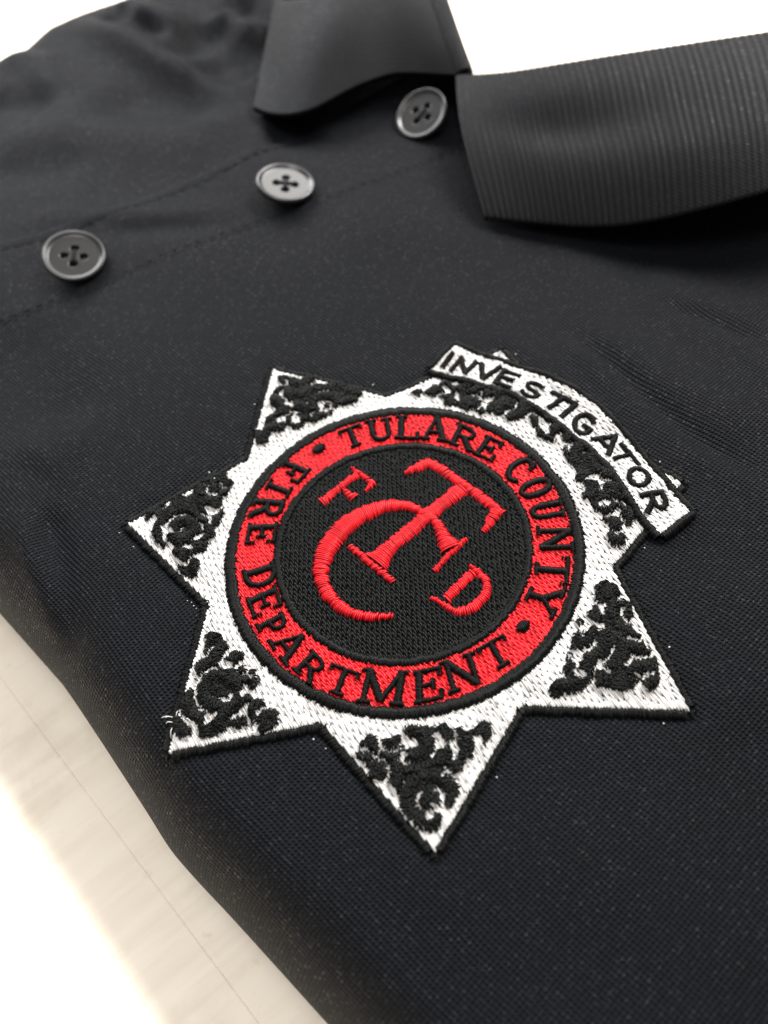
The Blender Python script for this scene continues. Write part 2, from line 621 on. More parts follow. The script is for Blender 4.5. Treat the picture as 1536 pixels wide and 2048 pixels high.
beam('table_side_beam', ctr, dirv, 500, 300, 300, 0.95, 1.4)  # added beam, whitens the table left of the bottom fold
beam('table_back_beam', (40, 470), (1, 0), 1400, 560, 420, 6.5, 3)  # added beam, whitens the table beyond the collar

# ------------------------------------------------------------------ the shirt
shirt = bpy.data.objects.new('polo_shirt', None)
COL.objects.link(shirt)
c0 = at(700, 900)
shirt.location = (0, 0, 0)
shirt['label'] = 'folded black navy polo shirt with an embroidered star badge, lying on the cream tabletop'
shirt['category'] = 'polo shirt'

# neck opening: behind the folds of the two collar leaves
R_TOP = [(912, 150, 9), (960, 150, 11), (1010, 147, 13), (1120, 129, 16), (1250, 108, 18), (1400, 85, 20), (1540, 64, 21), (1720, 36, 22), (1950, 0, 22)]
L_FOLD = [(913, 150, 9), (900, 112, 11), (882, 60, 13), (862, 0, 15), (838, -70, 16)]
neck = [at(u, v, z)[:2] + np.array([0, 9.0]) for u, v, z in R_TOP]
neck += [np.array([700, 260]), np.array([700, 700]), np.array([-40, 700])]
neck += [at(u, v, z)[:2] + np.array([7.0, 5.0]) for u, v, z in L_FOLD[::-1]]
neck = np.array(neck)

# body: the cloth grid runs along the bottom fold (s) and up the shirt (arc a)
px_ = [(5, -H + .35), (2.4, -H + .5), (.9, -H + 1.6), (.2, -H + 4), (0, -H + 8)]
th = np.linspace(0, math.pi / 2, 22)
px_ += [(RX - RX * math.cos(t), -RZ + RZ * math.sin(t)) for t in th]
x = RX
while x < 235:
    x += 1.1
    px_.append((x, 0.0))
px_ = np.array(px_)
arc = np.concatenate([[0], np.cumsum(np.linalg.norm(np.diff(px_, axis=0), axis=1))])
S = np.arange(-125, 262, 1.1)
SS, XX = np.meshgrid(S, px_[:, 0], indexing='ij')
ZZ = np.broadcast_to(px_[:, 1][None], SS.shape).copy()
MMg = XX + edge_m(S)[:, None]
Xw = EV[0] * SS + MV[0] * MMg
Yw = EV[1] * SS + MV[1] * MMg
flat = px_[:, 1] > -RZ + 1e-6
zc = cloth_z(Xw, Yw)
ZZ = np.where(flat[None], zc, np.maximum(ZZ + np.minimum(0, 0), -H + .35))
fs = np.interp(MMg, *( (FAR_M, FAR_S) if FAR_M[0] < FAR_M[-1] else (FAR_M[::-1], FAR_S[::-1])))
keep = ~inside(neck, Xw, Yw)
keep &= (SS - fs) < 24
kf = keep[:-1, :-1] & keep[1:, :-1] & keep[1:, 1:] & keep[:-1, 1:]
UV = np.stack([SS, np.broadcast_to(arc[None], SS.shape)], -1).reshape(-1, 2)
V = np.stack([Xw, Yw, ZZ], -1).reshape(-1, 3)
body = mesh_obj('body_panel', V, grid_faces(*SS.shape, keep=kf)[:, ::-1], KNIT, shirt, uv=UV)


def polyline(pts, n):
    pts = np.asarray(pts, float)
    seg = np.linalg.norm(np.diff(pts[:, :2], axis=0), axis=1)
    cum = np.concatenate([[0], np.cumsum(seg)])
    q = np.linspace(0, cum[-1], n)
    C = np.stack([np.interp(q, cum, pts[:, k]) for k in range(pts.shape[1])], 1)
    k = max(1, n // (len(pts) * 2))
    for _ in range(2):
        pad = np.concatenate([2 * C[:1] - C[k:0:-1], C, 2 * C[-1:] - C[-2:-k - 2:-1]])
        C = np.stack([np.convolve(pad[:, i], np.ones(2 * k + 1) / (2 * k + 1), 'valid') for i in range(C.shape[1])], 1)
    return C


# placket: a strip laid on the body, its two long edges turned down
UPPER = [(-120, 518), (-20, 492), (80, 466), (180, 432), (280, 398), (420, 346), (560, 286), (660, 236), (740, 186), (815, 140)]
LOWER = [(-110, 700), (0, 655), (110, 612), (240, 560), (420, 487), (560, 438), (700, 390), (800, 354), (880, 322), (925, 300)]
NP = 240
up = polyline([on_cloth(u, v)[:2] for u, v in UPPER], NP)
lo = polyline([on_cloth(u, v)[:2] for u, v in LOWER], NP)
tv = np.concatenate([[0, .004, .012, .03], np.linspace(.06, .94, 46), [.97, .988, .996, 1]])
lift = np.concatenate([[-.2, .22, .4, .5], np.linspace(.5, .12, 46), .12 * (1 - np.array([.3, .6, .9, 1.4]))])
tv[-4:] = [.965, .98, .99, 1]
G = up[:, None] + (lo - up)[:, None] * tv[None, :, None]
gz = cloth_z(G[..., 0], G[..., 1]) + lift[None]
d_, _ = seg_dist(G[..., 0], G[..., 1], up)
gz = gz - .2 * np.exp(-((d_ - 3.0) / .6) ** 2)
V = np.concatenate([G, gz[..., None]], -1)
UVp = np.stack([V[..., 0] * EV[0] + V[..., 1] * EV[1], V[..., 0] * MV[0] + V[..., 1] * MV[1]], -1).reshape(-1, 2)
pk = ~inside(neck, G[..., 0], G[..., 1])
pk = pk[:-1, :-1] & pk[1:, :-1] & pk[1:, 1:] & pk[:-1, 1:]
mesh_obj('placket', V.reshape(-1, 3), grid_faces(NP, len(tv), keep=pk), KNIT, shirt, uv=UVp)


def run_stitch(pts, name, z0, length=1.7, gap=.9, r=.1):
    pts = np.asarray(pts, float)
    cum = np.concatenate([[0], np.cumsum(np.linalg.norm(np.diff(pts[:, :2], axis=0), axis=1))])
    q0 = np.arange(0, cum[-1] - length, length + gap)
    f = lambda q: np.stack([np.interp(q, cum, pts[:, 0]), np.interp(q, cum, pts[:, 1])], 1)
    A, B = f(q0), f(q0 + length)
    k = ~inside(neck, A[:, 0], A[:, 1]) & ~inside(neck, B[:, 0], B[:, 1])
    b = Bag()
    b.add(A[k], B[k], r, .1, z0)
    return b.build(name, SEAM, shirt)


dv = (lo - up)
dv = dv / np.linalg.norm(dv, axis=1)[:, None]
run_stitch(up + dv * 3.0, 'seam_stitching', .43, r=.1)
run_stitch(lo - dv * 1.6, 'seam_stitching', .06)

# collar leaves
def leaf(name, V, uv_u, uv_v, thick=1.3):
    """solid knitted sheet from a grid V (nu, nv, 3)"""
    du = np.gradient(V, axis=0)
    dvv = np.gradient(V, axis=1)
    nr = np.cross(du, dvv)
    nr /= np.linalg.norm(nr, axis=-1)[..., None] + 1e-9
    if nr[..., 2].mean() < 0:
        nr = -nr
    nu, nv = V.shape[:2]
    T = V
    Bt = V - nr * thick
    n = nu * nv
    f1 = grid_faces(nu, nv)
    f2 = grid_faces(nu, nv)[:, ::-1] + n
    idx = np.arange(n).reshape(nu, nv)
    loop = np.concatenate([idx[:, 0], idx[-1, 1:], idx[-2::-1, -1], idx[0, -2:0:-1]])
    nx = np.roll(loop, -1)
    f3 = np.stack([nx, loop, loop + n, nx + n], 1)
    uv = np.stack([uv_u, uv_v], -1).reshape(-1, 2)
    allv = np.concatenate([T.reshape(-1, 3), Bt.reshape(-1, 3)])
    return mesh_obj(name, allv, np.concatenate([f1, f2, f3]), RIB, shirt, uv=np.concatenate([uv, uv]))


def cz(u, v, dz):
    q = on_cloth(u, v, dz)
    return np.array([q[0], q[1], q[2] + dz])


NU = 900
rt = polyline([at(u, v, z) for u, v, z in R_TOP], NU)
R_BOT = [(969, 436, 1.6), (1030, 443, 2.0), (1110, 452, 2.6), (1200, 459, 3.8), (1290, 450, 6), (1400, 424, 9), (1540, 383, 12), (1720, 325, 14), (1950, 250, 15)]
rb = polyline([cz(u, v, z) for u, v, z in R_BOT], NU)
vv = np.linspace(0, 1, 64)
Vr = rt[:, None] + (rb - rt)[:, None] * vv[None, :, None]
uu = np.linspace(0, 1, NU)[:, None]
Vr[..., 2] += 3.2 * np.sin(math.pi * np.clip(vv, 0, 1))[None] ** .8 * (1 - .25 * uu)
Vr[..., 2] -= 1.6 * np.exp(-((vv[None] - .45) / .16) ** 2 - ((uu - .22) / .14) ** 2)
Vr[..., 2] += 1.2 * np.exp(-((vv[None] - .75) / .2) ** 2 - ((uu - .4) / .16) ** 2)
# the front edge bows in a little
Vr[..., 0] -= (1.6 * np.sin(math.pi * vv))[None] * np.exp(-(uu / .05) ** 2)
# over the fold and down the stand
back = np.array([.05, 1.0, 0])
roll = []
for a in np.linspace(math.pi * .92, 0.15, 9)[::-1]:
    pass
RR = 1.6
tan0 = Vr[:, 0] - Vr[:, 2]
tan0 /= np.linalg.norm(tan0, axis=1)[:, None]
sd = np.cross(tan0, np.gradient(rt, axis=0))
sd /= np.linalg.norm(sd, axis=1)[:, None]
sd *= np.sign(sd[:, 2:3])
for a in np.linspace(0.3, 2.7, 11):
    roll.append(rt + tan0 * RR * math.sin(a) - sd * RR * (1 - math.cos(a)))
last = roll[-1]
stand = [last + np.array([.1 * k, .2 * k, 0]) + np.array([0, 0, -1.0]) * (last[:, 2:3] + 1.0) * (k / 8.0) for k in range(1, 9)]
rows = np.stack(stand[::-1] + roll[::-1], 1)
Vfull = np.concatenate([rows, Vr], 1)
seg = np.concatenate([[0], np.cumsum(np.linalg.norm(np.diff(rb, axis=0), axis=1))])
U_ = np.broadcast_to(seg[:, None], Vfull.shape[:2]).copy()
W_ = np.concatenate([np.zeros((NU, 1)), np.cumsum(np.linalg.norm(np.diff(Vfull, axis=1), axis=2), 1)], 1)
# ribs of the collar: real relief, one every millimetre or so
nrm = np.cross(np.gradient(Vfull, axis=0), np.gradient(Vfull, axis=1))
nrm /= np.linalg.norm(nrm, axis=-1)[..., None] + 1e-9
if nrm[:, -30:, 2].mean() < 0:
    nrm = -nrm
PITCH = 1.25
Vfull = Vfull + nrm * (.055 * np.cos(2 * math.pi * U_ / PITCH))[..., None]
leaf('collar_leaf', Vfull, U_, W_)

# the other leaf, falling away to the left
NL = 420
L_FRONT = [(506, 213, 2.0), (530, 225, 2.3), (560, 233, 2.8), (590, 234, 3.4), (620, 229, 4.0), (655, 214, 4.6), (690, 195, 5.1), (720, 180, 5.6), (790, 151, 6.5), (850, 149, 7.5), (913, 151, 9)]
L_BACK = [(548, 4, 6), (580, 13, 9), (612, 14, 11), (650, 1, 13), (700, -22, 14.5), (760, -46, 16), (800, -60, 16.5), (838, -70, 16)]
L_OUT = [(512, 212), (519, 140), (530, 70), (548, 4)]
lf = polyline([at(u, v, z) for u, v, z in L_FRONT], NL)
lb = polyline([at(u, v, z) for u, v, z in L_BACK], NL)
vv = np.linspace(0, 1, 70)
Vl = lf[:, None] + (lb - lf)[:, None] * vv[None, :, None]
ul = np.linspace(0, 1, NL)[:, None]
fold = polyline([at(u, v, z) for u, v, z in L_FOLD], 70)
w = sm(ul, .75, 1.0)
Vl = Vl + (fold[None] - Vl[-1:][:, :]) * w[..., None]
Vl[..., 2] += 2.2 * np.sin(math.pi * vv)[None] * np.sin(math.pi * ul) + 1.4 * np.sin(ul * math.pi) ** 2
# behind the top the leaf goes on over the shoulder and down
bk = Vl[:, -1:] + (Vl[:, -1:] - Vl[:, -4:-3]) * np.array([1, 1, 0]) * np.arange(1, 9)[None, :, None] * .9
bk[..., 2] = Vl[:, -1:, 2] - .35 * np.arange(1, 9)[None] ** 2 * .5
Vl = np.concatenate([Vl, bk], 1)
# over the fold, then down the stand on the neck side
side = np.array([1.0, .15, 0])
ext = []
for a in np.linspace(.3, 2.6, 8):
    ext.append(Vl[-1] + side * (1.9 * (1 - math.cos(a))) + np.array([0, 0, 1.0 * math.sin(a)]))
for k in range(1, 8):
    e = ext[7] + side * .12 * k
    e = e + np.array([0, 0, -1.0]) * (ext[7][:, 2:3] + 1.5) * (k / 7.0)
    ext.append(e)
Vl = np.concatenate([Vl, np.stack(ext)], 0)
U2 = np.concatenate([np.zeros((1, Vl.shape[1])), np.cumsum(np.linalg.norm(np.diff(Vl, axis=0), axis=2), 0)], 0)
W2 = np.concatenate([np.zeros((Vl.shape[0], 1)), np.cumsum(np.linalg.norm(np.diff(Vl, axis=1), axis=2), 1)], 1)
nrm = np.cross(np.gradient(Vl, axis=0), np.gradient(Vl, axis=1))
nrm /= np.linalg.norm(nrm, axis=-1)[..., None] + 1e-9
if nrm[:NL // 2, :40, 2].mean() < 0:
    nrm = -nrm
Vl = Vl + nrm * (.03 * np.cos(2 * math.pi * W2 / PITCH))[..., None]
leaf('collar_leaf', Vl, W2, U2)

# ------------------------------------------------------------------ buttons
def button(u, v, diam, ratio, minor, spin, lift, thread):
    q = on_cloth(u, v, lift)
    c = np.array([q[0], q[1], q[2] + lift])
    ray = c - CAM
    ray /= np.linalg.norm(ray)
    up_i = M @ np.array([minor[0], minor[1], 0.0])
    up_i = up_i - ray * (up_i @ ray)
    up_i /= np.linalg.norm(up_i)
    nz = -ray * ratio + up_i * math.sqrt(1 - ratio * ratio)
    ax = np.cross(up_i, nz)
    ax /= np.linalg.norm(ax)
    ay = np.cross(nz, ax)
    cs, sn = math.cos(spin), math.sin(spin)
    X, Y = ax * cs + ay * sn, -ax * sn + ay * cs
    R = diam / 2
    # polar grid: back, rounded rim, ring, dished middle with four holes
    prof_r = [0.0, .5 * R, .86 * R, .97 * R, R, .99 * R, .965 * R, .93 * R, .89 * R, .86 * R, .835 * R, .81 * R]
    prof_z = [-1.3, -1.3, -1.2, -.6, 0.0, .35, .56, .62, .52, .34, .17, .09]
    nr_in = 44
    ri = np.linspace(.79 * R, 0, nr_in)
    prof_r = np.array(prof_r + list(ri))
    prof_z = np.array(prof_z + [.06] * nr_in)
    NA = 128
    an = np.arange(NA) / NA * 2 * math.pi
    rr, aa = np.meshgrid(prof_r, an, indexing='ij')
    xx, yy = rr * np.cos(aa), rr * np.sin(aa)
    zz = np.broadcast_to(prof_z[:, None], xx.shape).copy()
    hs = 1.32
    for hx, hy in ((hs, hs), (-hs, hs), (hs, -hs), (-hs, -hs)):
        d = np.hypot(xx - hx, yy - hy)
        k = (np.arange(len(prof_r)) > 11)[:, None]
        zz -= np.where(k, 1.7 * (1 - sm(d, .62, .92)) + 0.0, 0)
    V = c[None] + xx.reshape(-1, 1) * X + yy.reshape(-1, 1) * Y + zz.reshape(-1, 1) * nz
    f = []
    n1 = len(prof_r)
    i, j = np.meshgrid(np.arange(n1 - 1), np.arange(NA), indexing='ij')
    a = i * NA + j
    b = i * NA + (j + 1) % NA
    f = np.stack([a, b, b + NA, a + NA], -1).reshape(-1, 4)
    o = mesh_obj('button', V, f, BUTTON, shirt)
    # sewing thread through the holes
    segs = {'cross': [((hs, hs), (-hs, -hs)), ((-hs, hs), (hs, -hs))], 'bar': [((-hs, -hs), (hs, -hs))],
            'pair': [((-hs, -hs), (hs, hs))]}[thread]
    VV, FF = [], []
    for (x0, y0), (x1, y1) in segs:
        for sft in (-.17, .17):
            t = np.linspace(0, 1, 9)
            px, py = x0 + (x1 - x0) * t, y0 + (y1 - y0) * t
            ln = math.hypot(x1 - x0, y1 - y0) + 1e-6
            nx_, ny_ = -(y1 - y0) / ln, (x1 - x0) / ln
            pz = .3 * np.sin(np.pi * t) ** .5 - .5 * (np.abs(t - .5) > .46)
            base = len(VV)
            for k in range(9):
                for s in range(6):
                    b_ = 2 * math.pi * s / 6
                    w_ = sft + .17 * math.cos(b_)
                    loc = c + (px[k] + nx_ * w_) * X + (py[k] + ny_ * w_) * Y + (pz[k] + .17 * math.sin(b_)) * nz
                    VV.append(loc)
            for k in range(8):
                for s in range(6):
                    FF.append((base + k * 6 + s, base + k * 6 + (s + 1) % 6, base + (k + 1) * 6 + (s + 1) % 6, base + (k + 1) * 6 + s))
    mesh_obj('button_thread', VV, FF, SEAM, o)
    # shank of sewing thread holding the button to the cloth
    return o


button(148, 512, 12.4, .775, (-.27, -.96), math.radians(28), 2.6, 'pair')
button(571, 367, 12.2, .60, (.06, -1), math.radians(45), 2.4, 'cross')
button(843, 228, 11.8, .76, (-.55, -.83), math.radians(-24), 3.0, 'pair')

# ------------------------------------------------------------------ the badge
def P(u, v):
    return at(u, v, .6)[:2]


def zoom(x0, y0, k):
    return lambda x, y: P(x0 + x / k, y0 + y / k)


STAR = STAR_LOOP[:-1]
ANG = math.atan2(*(P(650, 985) - P(600, 915))[::-1])
R_OUT, R_RED, R_IN, R_DISC = 27.5, 25.5, 19.9, 18.3


def circle(r, n=180):
    a = np.arange(n) / n * 2 * math.pi
    return np.stack([r * np.cos(a), r * np.sin(a)], 1)


# white star ground
bag = Bag()
A, B = fill_runs(STAR, ANG, .32, 3.3, [circle(R_OUT - .5)])
bag.add(A, B, .19, .18, .28 + rng.uniform(-.03, .05, len(A)))
badge = bag.build('star_badge', WHITE, shirt, sag=.17)
badge['label'] = 'white seven pointed star embroidered with a red ring and black scrolls'

# backing cloth under the stitches, as thick as the stabiliser, darkens the gaps
b = Bag()
n = len(STAR)
ctr_s = STAR.mean(0)
for i in range(n):
    a, c = STAR[i], STAR[(i + 1) % n]
    t = (c - a) / np.linalg.norm(c - a)
    nn = np.array([t[1], -t[0]])
    mid = (a + c) / 2
    if inside(STAR, *(mid + nn * .5)):
        nn = -nn
    A, B, W = satin([(*(a + nn * .55 - t * .45), 1.25), (*((a + c) / 2 + nn * .6), 1.35), (*(c + nn * .55 + t * .45), 1.25)], .2, .4, .2)
    b.add(A, B, .15, .26 + rng.uniform(-.06, .06, len(A)), .24)
b.build('star_border', BLACK, badge)


def ring_satin(bag, r0, r1, z0, arch, spacing=.26):
    rc = (r0 + r1) / 2
    k = int(2 * math.pi * rc / spacing)
    a = np.arange(k) / k * 2 * math.pi
    da = .35 * spacing / rc
    j0, j1 = rng.uniform(-.22, .22, k), rng.uniform(-.22, .22, k)
    A = np.stack([(r0 + j0) * np.cos(a - da), (r0 + j0) * np.sin(a - da)], 1)
    B = np.stack([(r1 + j1) * np.cos(a + da), (r1 + j1) * np.sin(a + da)], 1)
    bag.add(A, B, .2, arch, z0)


b = Bag()
A, B = fill_runs(circle(R_RED + .5), ANG + .12, .31, 2.0, [circle(R_IN - .6)])
b.add(A, B, .185, .18, .4 + rng.uniform(-.03, .05, len(A)))
b.build('red_ring', RED, badge, sag=.1)
b = Bag()
ring_satin(b, R_RED - .1, R_OUT, .5, .38, .22)
b.build('ring_border', BLACK, badge)
b = Bag()
ring_satin(b, R_DISC, R_IN, .5, .36, .22)
b.build('ring_border', BLACK, badge)
b = Bag()
A, B = fill_runs(circle(R_DISC + .3), ANG - .05, .31, 1.6)
b.add(A, B, .215, .2, .36 + rng.uniform(-.05, .08, len(A)))
b.build('center_disc', BLACK, badge, sag=.12)

# monogram: traced satin columns (x, y, width) in the coordinates of enlarged views
def column(zf, k, pts):
    out = []
    for x, y, w in pts:
        q = zf(x, y)
        out.append((q[0], q[1], w))
    return out


def trace(origin, k, pts):
    """traced (x, y, width) -> mm, width measured across the stroke on the cloth"""
    zf = zoom(origin[0], origin[1], k)
    c = np.array([zf(x, y) for x, y, _ in pts])
    p2 = np.array([(x, y) for x, y, _ in pts], float)
    t = np.gradient(p2, axis=0)
    t /= np.linalg.norm(t, axis=1)[:, None]
    nn = np.stack([-t[:, 1], t[:, 0]], 1)
    out = []
    for i, (x, y, w) in enumerate(pts):
        l = zf(*(p2[i] + nn[i] * w / 2))
        r = zf(*(p2[i] - nn[i] * w / 2))
        tt = np.gradient(c, axis=0)[i]
        tt /= np.linalg.norm(tt)
        d = l - r
        wid = abs(d[0] * -tt[1] + d[1] * tt[0])
        out.append((c[i][0], c[i][1], wid))
    return out


ZA, ZB, ZC, ZD = ((600, 900), 6.98), ((780, 890), 5.908), ((600, 1060), 5.908), ((820, 1080), 6.4)
MONO = [
    [(ZA, [(310, 735, 175), (370, 685, 120), (560, 520, 112), (790, 350, 120)]),
     (ZA, [(720, 250, 50), (800, 310, 78), (900, 385, 82), (1020, 475, 75)]),
     (ZA, [(1025, 465, 90), (960, 530, 80), (918, 572, 55)]),
     (ZA, [(612, 570, 60), (680, 618, 105), (758, 668, 150)])],
    [('C', [(785, 1233, 11), (752, 1235, 17), (718, 1232, 20), (684, 1217, 24), (659, 1194, 27), (645, 1170, 30), (640, 1144, 33),
            (645, 1119, 37), (658, 1091, 41), (680, 1062, 41), (702, 1043, 38), (729, 1027, 33), (757, 1016, 29), (786, 1011, 24),
            (814, 1012, 20), (835, 1021, 18), (852, 1030, 18), (868, 1041, 19), (879, 1056, 21), (886, 1071, 25), (893, 1086, 36), (901, 1098, 50)]),
     (ZB, [(895, 1120, 70), (800, 1210, 85), (660, 1340, 85), (525, 1490, 65)])],
    [(ZB, [(850, 520, 205), (700, 640, 200), (560, 745, 195), (400, 875, 195), (240, 1010, 200), (100, 1130, 190), (0, 1210, 190)]),
     (ZC, [(1075, 195, 200), (1020, 250, 205), (960, 320, 270), (905, 380, 360)]),
     (ZC, [(600, 200, 75), (760, 330, 98), (930, 470, 98), (1100, 610, 82)]),
     (ZB, [(460, 210, 115), (600, 290, 128), (760, 400, 120), (900, 500, 122), (1050, 610, 130), (1200, 720, 130), (1330, 810, 75)]),
     (ZB, [(470, 205, 130), (350, 250, 128), (250, 300, 90), (180, 330, 50)]),
     (ZB, [(1250, 790, 190), (1190, 900, 130), (1110, 1030, 72)])],
    [(ZD, [(800, 430, 150), (640, 575, 140), (470, 750, 150)]),
     (ZD, [(775, 335, 45), (860, 400, 90), (950, 480, 112), (1000, 585, 130), (970, 700, 150), (880, 810, 150), (760, 890, 140),
           (640, 930, 128), (520, 900, 110), (400, 820, 82), (285, 742, 52)])],
]
for cols in MONO:
    b = Bag()
    for i, (z, pts) in enumerate(cols):
        c = trace((0, 0), 1, pts) if z == 'C' else trace(z[0], z[1], pts)
        A, B, W = satin(c, .31, .35, .2)
        b.add(A, B, rng.uniform(.13, .18, len(A)), .24 + .07 * np.minimum(W, 3.5) + rng.uniform(-.05, .05, len(A)), .56 + (.22 if z == 'C' else .08 * (i > 0)) + rng.uniform(-.04, .04, len(A)))
    b.build('monogram_letter', RED, badge)

# ---- lettering: strokes in a unit box, placed by three traced corners
def arcp(cx, cy, rx, ry, a0, a1, n=14):
    return [(cx + rx * math.cos(math.radians(a)), cy + ry * math.sin(math.radians(a))) for a in np.linspace(a0, a1, n)]


TH, TN = .17, .105            # thick and thin strokes, in letter heights
SERIF = {
    'T': [([(.5, .95), (.5, .02)], TH), ([(.03, .94), (.97, .94)], TN), ([(.03, .96), (.03, .78)], TN), ([(.97, .96), (.97, .78)], TN), ([(.3, .04), (.7, .04)], TN)],
    'U': [([(.2, .95), (.2, .35)] + arcp(.5, .33, .3, .28, 180, 360) + [(.8, .95)], TN * 1.3), ([(.2, .95), (.2, .35)], TH), ([(.02, .95), (.38, .95)], TN), ([(.62, .95), (.98, .95)], TN)],
    'L': [([(.25, .95), (.25, .05)], TH), ([(.05, .05), (.95, .05)], TN), ([(.95, .03), (.95, .28)], TN), ([(.05, .95), (.48, .95)], TN)],
    'A': [([(.5, .97), (.17, .05)], TN), ([(.5, .97), (.82, .05)], TH), ([(.28, .34), (.7, .34)], TN), ([(.02, .04), (.34, .04)], TN), ([(.64, .04), (.99, .04)], TN)],
    'R': [([(.2, .95), (.2, .04)], TH), ([(.2, .93)] + arcp(.48, .71, .3, .23, 90, -90) + [(.2, .48)], TN * 1.2), ([(.5, .48), (.86, .04)], TH), ([(.02, .04), (.4, .04)], TN), ([(.05, .95), (.25, .95)], TN), ([(.78, .04), (1.0, .04)], TN)],
    'E': [([(.2, .95), (.2, .04)], TH), ([(.04, .94), (.9, .94)], TN), ([(.2, .5), (.65, .5)], TN), ([(.04, .05), (.94, .05)], TN), ([(.9, .96), (.9, .73)], TN), ([(.94, .03), (.94, .28)], TN), ([(.66, .64), (.66, .36)], TN)],
    'C': [(arcp(.52, .5, .42, .46, 48, 312, 24), TN * 1.35), (arcp(.52, .5, .42, .46, 120, 240, 12), TH * .95), ([(.82, .95), (.82, .68)], TN)],
    'O': [(arcp(.5, .5, .4, .46, 0, 360, 32), TN * 1.25), (arcp(.5, .5, .4, .46, 130, 230, 12), TH * .9), (arcp(.5, .5, .4, .46, -50, 50, 12), TH * .9)],
    'N': [([(.16, .95), (.16, .04)], TN * 1.2), ([(.16, .95), (.84, .06)], TH), ([(.84, .95), (.84, .04)], TN * 1.2), ([(0, .95), (.2, .95)], TN), ([(.68, .95), (1.0, .95)], TN), ([(0, .04), (.32, .04)], TN)],
    'Y': [([(.14, .95), (.5, .46)], TH), ([(.86, .95), (.5, .46)], TN * 1.1), ([(.5, .48), (.5, .04)], TH), ([(0, .95), (.32, .95)], TN), ([(.68, .95), (1, .95)], TN), ([(.3, .04), (.7, .04)], TN)],
    'F': [([(.22, .95), (.22, .04)], TH), ([(.04, .94), (.92, .94)], TN), ([(.22, .5), (.66, .5)], TN), ([(.92, .96), (.92, .7)], TN), ([(.66, .63), (.66, .37)], TN), ([(.03, .04), (.46, .04)], TN)],
    'I': [([(.5, .95), (.5, .04)], TH), ([(.1, .95), (.9, .95)], TN), ([(.1, .04), (.9, .04)], TN)],
    'D': [([(.2, .95), (.2, .05)], TH), ([(.04, .94), (.42, .94)] + arcp(.42, .5, .46, .44, 90, -90, 16) + [(.04, .06)], TN * 1.25)],
    'P': [([(.22, .95), (.22, .04)], TH), ([(.05, .94), (.42, .94)] + arcp(.46, .69, .36, .24, 90, -90) + [(.22, .45)], TN * 1.2), ([(.03, .04), (.46, .04)], TN)],
    'M': [([(.14, .95), (.12, .04)], TN * 1.25), ([(.14, .95), (.5, .1)], TH), ([(.86, .95), (.5, .1)], TN * 1.2), ([(.86, .95), (.88, .04)], TH), ([(0, .04), (.27, .04)], TN), ([(.73, .04), (1, .04)], TN), ([(0, .95), (.2, .95)], TN), ([(.8, .95), (1, .95)], TN)],
}
BD = .2
SANS = {
    'I': [([(.5, .98), (.5, .02)], BD * 1.15)],
    'N': [([(.12, .98), (.12, .02)], BD), ([(.12, .95), (.88, .05)], BD), ([(.88, .98), (.88, .02)], BD)],
    'V': [([(.06, .98), (.5, .04)], BD), ([(.94, .98), (.5, .04)], BD)],
    'E': [([(.14, .98), (.14, .02)], BD), ([(.14, .92), (.95, .92)], BD * .9), ([(.14, .5), (.85, .5)], BD * .9), ([(.14, .08), (.95, .08)], BD * .9)],
    'S': [(arcp(.5, .72, .36, .22, 20, 270, 16) + arcp(.5, .28, .38, .22, 90, -160, 16), BD * .95)],
    'T': [([(.03, .91), (.97, .91)], BD), ([(.5, .9), (.5, .02)], BD)],
    'G': [(arcp(.5, .5, .42, .43, 42, 330, 26) + [(.88, .46)], BD * .95), ([(.52, .46), (.92, .46)], BD * .9)],
    'A': [([(.5, .97), (.08, .02)], BD), ([(.5, .97), (.92, .02)], BD), ([(.26, .32), (.74, .32)], BD * .85)],
    'O': [(arcp(.5, .5, .42, .43, 0, 360, 34), BD)],
    'R': [([(.14, .98), (.14, .02)], BD), ([(.14, .92)] + arcp(.5, .69, .36, .23, 90, -90) + [(.14, .46)], BD * .95), ([(.45, .46), (.9, .02)], BD)],
}


def letter(glyph, font, zf, bl, br, tl, z0, wk=1.0):
    o, w, h = zf(*bl), zf(*br) - zf(*bl), zf(*tl) - zf(*bl)
    hl = np.linalg.norm(h)
    b = Bag()
    for i, (pts, th_) in enumerate(font[glyph]):
        c = np.array([o + w * x + h * y for x, y in pts])
        wid = th_ * hl * wk
        ln = np.linalg.norm(np.diff(c, axis=0), axis=1).sum()
        if ln < wid * .6:
            continue
        A, B, W = satin([(*q, wid) for q in c], .24, .3, .08)
        b.add(A, B, .165, .32, z0 + .04 * (i % 3))
    return b.build('letter', BLACK, badge)


